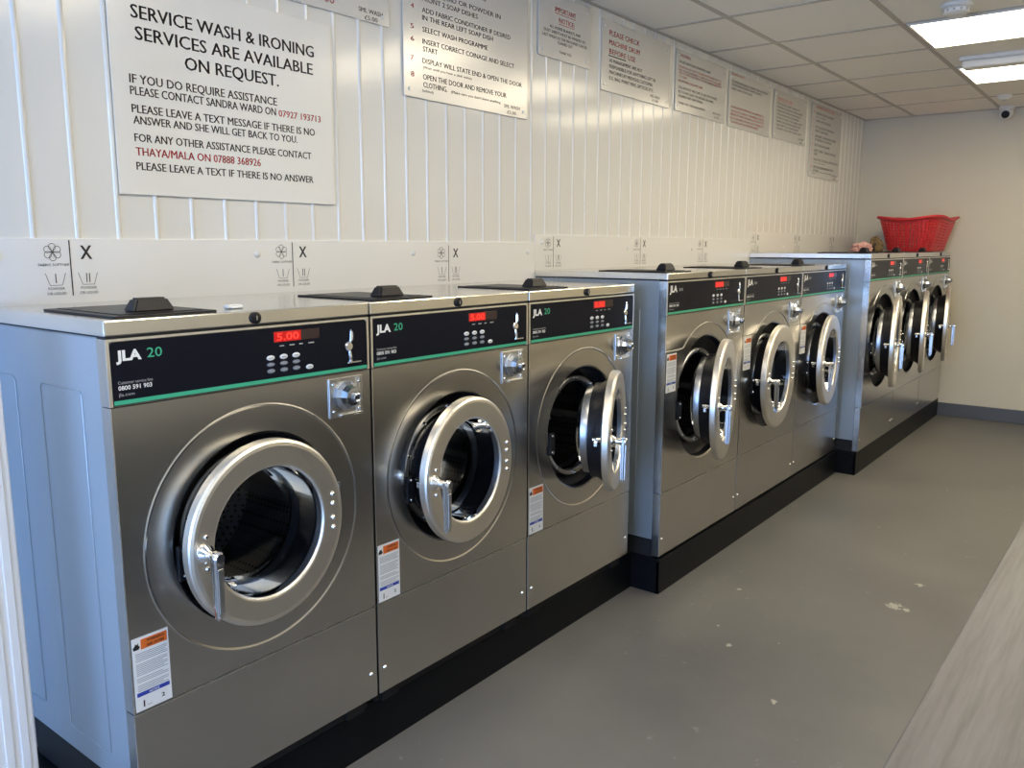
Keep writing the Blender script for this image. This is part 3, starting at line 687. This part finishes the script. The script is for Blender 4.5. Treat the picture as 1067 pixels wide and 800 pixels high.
sign(2.342, 2.993, 2.065, 2.370, 'silver_sign', 'silver sign with red heading PLEASE CHECK MACHINE DRUM BEFORE USE', [
    ('PLEASE CHECK', 2.404, 2.679, 2.308, .0225, 'r'), ('MACHINE DRUM', 2.405, 2.682, 2.268, .0225, 'r'), ('BEFORE USE', 2.407, 2.642, 2.229, .0225, 'r'), ('AS MANAGEMENT ARE NOT', 2.408, 2.714, 2.194, .015, 'k'),
    ('RESPONSIBLE FOR ANYTHING LEFT IN', 2.409, 2.846, 2.169, .015, 'k'), ('MACHINES BY PREVIOUS CUSTOMER', 2.410, 2.818, 2.144, .015, 'k'), ('E.G. BALL POINT PENS, LIPSTICKS ETC.', 2.411, 2.831, 2.119, .015, 'k'),
    ('MED WASH', 2.799, 2.896, 2.094, .0125, 'k'), ('£7.00', 2.818, 2.879, 2.075, .0125, 'k')], [(2.40, 2.555, 2.219, .004, 'k')])
sign(3.066, 3.682, 2.066, 2.370, 'silver_sign', 'silver sign with a block of red lines between two blocks of black lines', [
    ('CHILDREN', 3.091, 3.220, 2.337, .014, 'r'), ('THE LAST WASH IS ONE HOUR BEFORE CLOSING', 3.093, 3.472, 2.306, .0115, 'k'), ('PLEASE DO NOT LEAVE CHILDREN UNATTENDED AND DO', 3.095, 3.618, 2.282, .0105, 'r'),
    ('NOT ALLOW CHILDREN TO CLIMB ON OR INTO MACHINES', 3.096, 3.619, 2.2655, .0105, 'r'), ('OR PLAY WITH THE DOORS AS THIS CAN BE DANGEROUS', 3.097, 3.620, 2.251, .0105, 'r'), ('TO THEM.', 3.099, 3.190, 2.234, .0105, 'r'),
    ('NO SMOKING ALLOWED HERE', 3.093, 3.380, 2.212, .0115, 'r'), ('YOU ARE MOST WELCOME TO USE THE WASHERS', 3.096, 3.571, 2.179, .0125, 'k'), ('BUT DO NOT LEAVE THE WASHING MACHINES', 3.097, 3.525, 2.157, .0125, 'k'),
    ('RUNNING AND UNATTENDED', 3.099, 3.391, 2.137, .0125, 'k'), ('THANK YOU. THE MANAGEMENT', 3.095, 3.424, 2.103, .0115, 'k'), ('MED WASH', 3.522, 3.624, 2.100, .011, 'k'), ('£7.00', 3.541, 3.603, 2.081, .011, 'k')])
sign(3.732, 4.376, 2.061, 2.366, 'silver_sign', 'silver sign with black lines at its top and a red paragraph at its foot', [
    ('PLEASE NOTE', 3.757, 3.940, 2.349, .013, 'r'), ('CUSTOMERS ARE REQUESTED TO REMOVE THEIR CLOTHES FROM', 3.762, 4.323, 2.310, .0115, 'k'), ('THE MACHINES AS SOON AS THE PROGRAMME IS', 3.764, 4.223, 2.291, .0115, 'k'), ('FINISHED. THANK YOU FOR YOUR HELP', 3.766, 4.071, 2.269, .0115, 'k'),
    ('IF YOU REQUIRE ASSISTANCE OR A REFUND IT IS', 3.768, 4.277, 2.167, .013, 'r'), ('IMPORTANT TO CONTACT THE NUMBER ON THE SIGN', 3.771, 4.274, 2.144, .013, 'r'), ('BEFORE YOU LEAVE THE SHOP AS WE CAN NOT BE', 3.764, 4.276, 2.125, .013, 'r'),
    ('HELD RESPONSIBLE FOR ANY LOSS OR DAMAGE TO', 3.766, 4.275, 2.104, .013, 'r'), ('CLOTHES LEFT IN THE MACHINES', 3.764, 4.191, 2.084, .013, 'r')])
T8 = ['PLEASE USE THE CORRECT AMOUNT OF', 'POWDER OR LIQUID IN THE MACHINES', 'PLEASE DO NOT OVERLOAD THE MACHINE AS', 'IT WILL NOT WASH YOUR CLOTHES PROPERLY', 'ALWAYS CHECK THE LABELS AND', 'SEPARATE COLOURS BEFORE WASHING THEM', 'PLEASE EMPTY ALL YOUR POCKETS', 'THANK YOU FOR YOUR HELP']
sign(4.44, 5.056, 2.066, 2.370, 'silver_sign', 'silver sign with one short red heading over eight black lines', [
    ('TERMS OF USE', 4.487, 4.764, 2.312, .015, 'r')] + [(t, 4.491, 4.94 + .03 * ((i * 2) % 3 - 1), 2.281 - i * .0221, .0125, 'k') for i, t in enumerate(T8)] + [('LGE WASH', 4.914, 5.016, 2.097, .012, 'k'), ('£9.00', 4.941, 4.99, 2.075, .012, 'k')], [(4.487, 4.764, 2.305, .002, 'r')])
instr(4.070, 1, 'tall silver washing instructions sign furthest down the wall, nearest the far corner')

# ------------------------------------------------------------------ small white clip on the first machine
tag(MB().box(.455, .475, .075, .115, G[0]['H'] + .0005, G[0]['H'] + .009, 'white_plastic', .003).box(.475, .482, .080, .110, G[0]['H'] + .0005, G[0]['H'] + .005, 'white_plastic', .002).build('plastic_clip'),
    'small white plastic clip lying on top of the nearest washing machine', 'clip')

# ------------------------------------------------------------------ folding table
e = empty('folding_table', (1.868, -.35, 0), math.radians(-.7)); tag(e, 'pale grey wood-effect worktop table along the right side of the aisle', 'table')
TL = 3.4
MB().box(0, .60, 0, TL, .712, .75, 'laminate', .003).build('tabletop', e)
for y in (.25, TL / 2, TL - .25):
    MB().box(.12, .56, y - .02, y + .02, 0, .712, 'laminate', .002).build('support', e)
MB().box(.50, .52, .27, TL - .27, .42, .70, 'laminate', .002).build('back_rail', e)

# ------------------------------------------------------------------ laundry basket (saddle rim, slotted walls)
def basket():
    e = empty('laundry_basket', (.548, 6.15, G[2]['H'] + .0068), math.radians(-6))
    N = 64
    def outline(a, hx, hy, p=4.):
        c, s = math.cos(a), math.sin(a); r = (abs(c / hx) ** p + abs(s / hy) ** p) ** (-1 / p); return (r * c, r * s)
    H0 = .245
    def top(a): return H0 - .012 * math.cos(4 * a)
    def pt(a, t):
        hx = .165 + .070 * t; hy = .235 + .058 * t
        x, y = outline(a, hx, hy); return (x, y, t * top(a))
    # walls as real lattice: horizontal bands + vertical ribs
    NR = 72; w = MB(); rows = 10; th = .003
    def wall_quad(a0, a1, t0, t1):
        ps = [pt(a0, t0), pt(a1, t0), pt(a1, t1), pt(a0, t1)]
        inn = [(x * .985, y * .98, z) for x, y, z in ps]
        w.add(ps + inn, [[0, 1, 2, 3], [7, 6, 5, 4], [0, 4, 5, 1], [3, 2, 6, 7], [0, 3, 7, 4], [1, 5, 6, 2]], 'red_plastic')
    for i in range(NR):
        a0, a1 = 2 * PI * i / NR, 2 * PI * (i + 1) / NR
        for r in range(rows + 1):
            t0 = .0 + r * (.88 / rows); wall_quad(a0, a1, t0, t0 + (.036 if 0 < r < rows else .07) + (.05 if r == rows else 0))
        am = a0 + (a1 - a0) * (.45 if i % 9 else 1.)
        for r in range(rows):
            t0 = r * (.88 / rows) + .03; wall_quad(a0, am, t0, t0 + .88 / rows - .02)
    w.build('basket_wall', e)
    rim = MB()
    rim.tube([(*[c * 1.03 for c in pt(2 * PI * i / 64, 1)[:2]], pt(2 * PI * i / 64, 1)[2]) for i in range(64)], .011, 'red_plastic', 8, True)
    rim.build('rim', e)
    MB().prism([outline(2 * PI * i / 48, .165, .235) for i in range(48)], 'z', 0, .006, 'red_plastic').build('basket_base', e)
    tag(e, 'red plastic laundry basket with slotted sides on top of the corner machine', 'laundry basket')
    return e
basket()

# ------------------------------------------------------------------ crumpled cloths beside the basket
def lump(name, loc, sx, sy, sz, m, seed, label, cat, amp=.35, m2=None):
    b_ = bmesh.new(); bmesh.ops.create_icosphere(b_, subdivisions=5, radius=1)
    from mathutils import noise as nz
    for v in b_.verts:
        p = v.co.copy(); d = nz.fractal(p * 1.6 + Vector((seed, 0, 0)), .9, 2.1, 4) * amp + abs(nz.noise(p * 3.1 + Vector((0, seed, 0)))) * amp * .8
        q_ = p * (1 + d); v.co = Vector((q_.x * sx, q_.y * sy, max(q_.z, -.55 + .04 * nz.noise(p * 5)) * sz))
    mn = min(v.co.z for v in b_.verts)
    for v in b_.verts: v.co.z -= mn
    mb = MB(); mb.bm(b_, m, True); o = mb.build(name, None, loc)
    if m2:
        o.data.materials.append(M[m2])
        for p in o.data.polygons:
            if nz.noise(p.center * 28 + Vector((seed, 2, 1))) > .30: p.material_index = 1
    return tag(o, label, cat)
zt = G[2]['H'] + .001
lump('pink_cloth', (.295, 5.58, zt), .075, .085, .040, 'pink', 3.1, 'crumpled pink cloth lying on the tall machines left of the red basket', 'cloth', .35)
lump('brown_bundle', (.352, 5.755, zt), .047, .050, .066, 'brown', 8.4, 'rounded olive-brown bundle tucked against the left end of the red basket', 'bundle', .3, 'dark_cloth')

# ------------------------------------------------------------------ daylight, world, camera
def area(name, loc, rot, sx, sy, power, col):
    L_ = bpy.data.lights.new(name, 'AREA'); L_.shape = 'RECTANGLE'; L_.size = sx; L_.size_y = sy; L_.energy = power; L_.color = col
    o = bpy.data.objects.new(name, L_); C.objects.link(o); o.location = loc; o.rotation_euler = rot; return o
area('daylight_at_shopfront', (1.3, YF - .35, 1.3), (math.radians(90), 0, 0), 2.5, 2.2, 205, (.34, .56, 1.))
wd = bpy.data.worlds.new('daylight'); bpy.context.scene.world = wd; wd.use_nodes = True
bg = wd.node_tree.nodes['Background']; bg.inputs[0].default_value = (.45, .65, 1., 1); bg.inputs[1].default_value = 1.2

cam = bpy.data.cameras.new('camera'); co = bpy.data.objects.new('camera', cam); C.objects.link(co)
yaw, pitch, roll, f = .6583, -.1649, .0023, 865.15
cyw, syw, cpt, spt = math.cos(yaw), math.sin(yaw), math.cos(pitch), math.sin(pitch)
fw = Vector((-syw * cpt, cyw * cpt, spt)); rt = Vector((cyw, syw, 0)); up = rt.cross(fw)
R2 = rt * math.cos(roll) + up * math.sin(roll); U2 = -rt * math.sin(roll) + up * math.cos(roll)
mw = Matrix(((R2.x, U2.x, -fw.x, 2.0776), (R2.y, U2.y, -fw.y, -.9825), (R2.z, U2.z, -fw.z, 1.3711), (0, 0, 0, 1)))
co.matrix_world = mw; cam.sensor_fit = 'HORIZONTAL'; cam.sensor_width = 36; cam.lens = 36 * f / 1067; cam.clip_start = .02
sc = bpy.context.scene; sc.camera = co
sc.view_settings.view_transform = 'Standard'; sc.view_settings.look = 'None'; sc.view_settings.gamma = 1; sc.view_settings.use_curve_mapping = False
sc.view_settings.exposure = 0.
sc.cycles.max_bounces = 8; sc.cycles.diffuse_bounces = 4; sc.cycles.glossy_bounces = 4; sc.cycles.transparent_max_bounces = 12
sc.cycles.use_denoising = True; sc.cycles.sample_clamp_indirect = 6; sc.cycles.caustics_reflective = False; sc.cycles.caustics_refractive = False
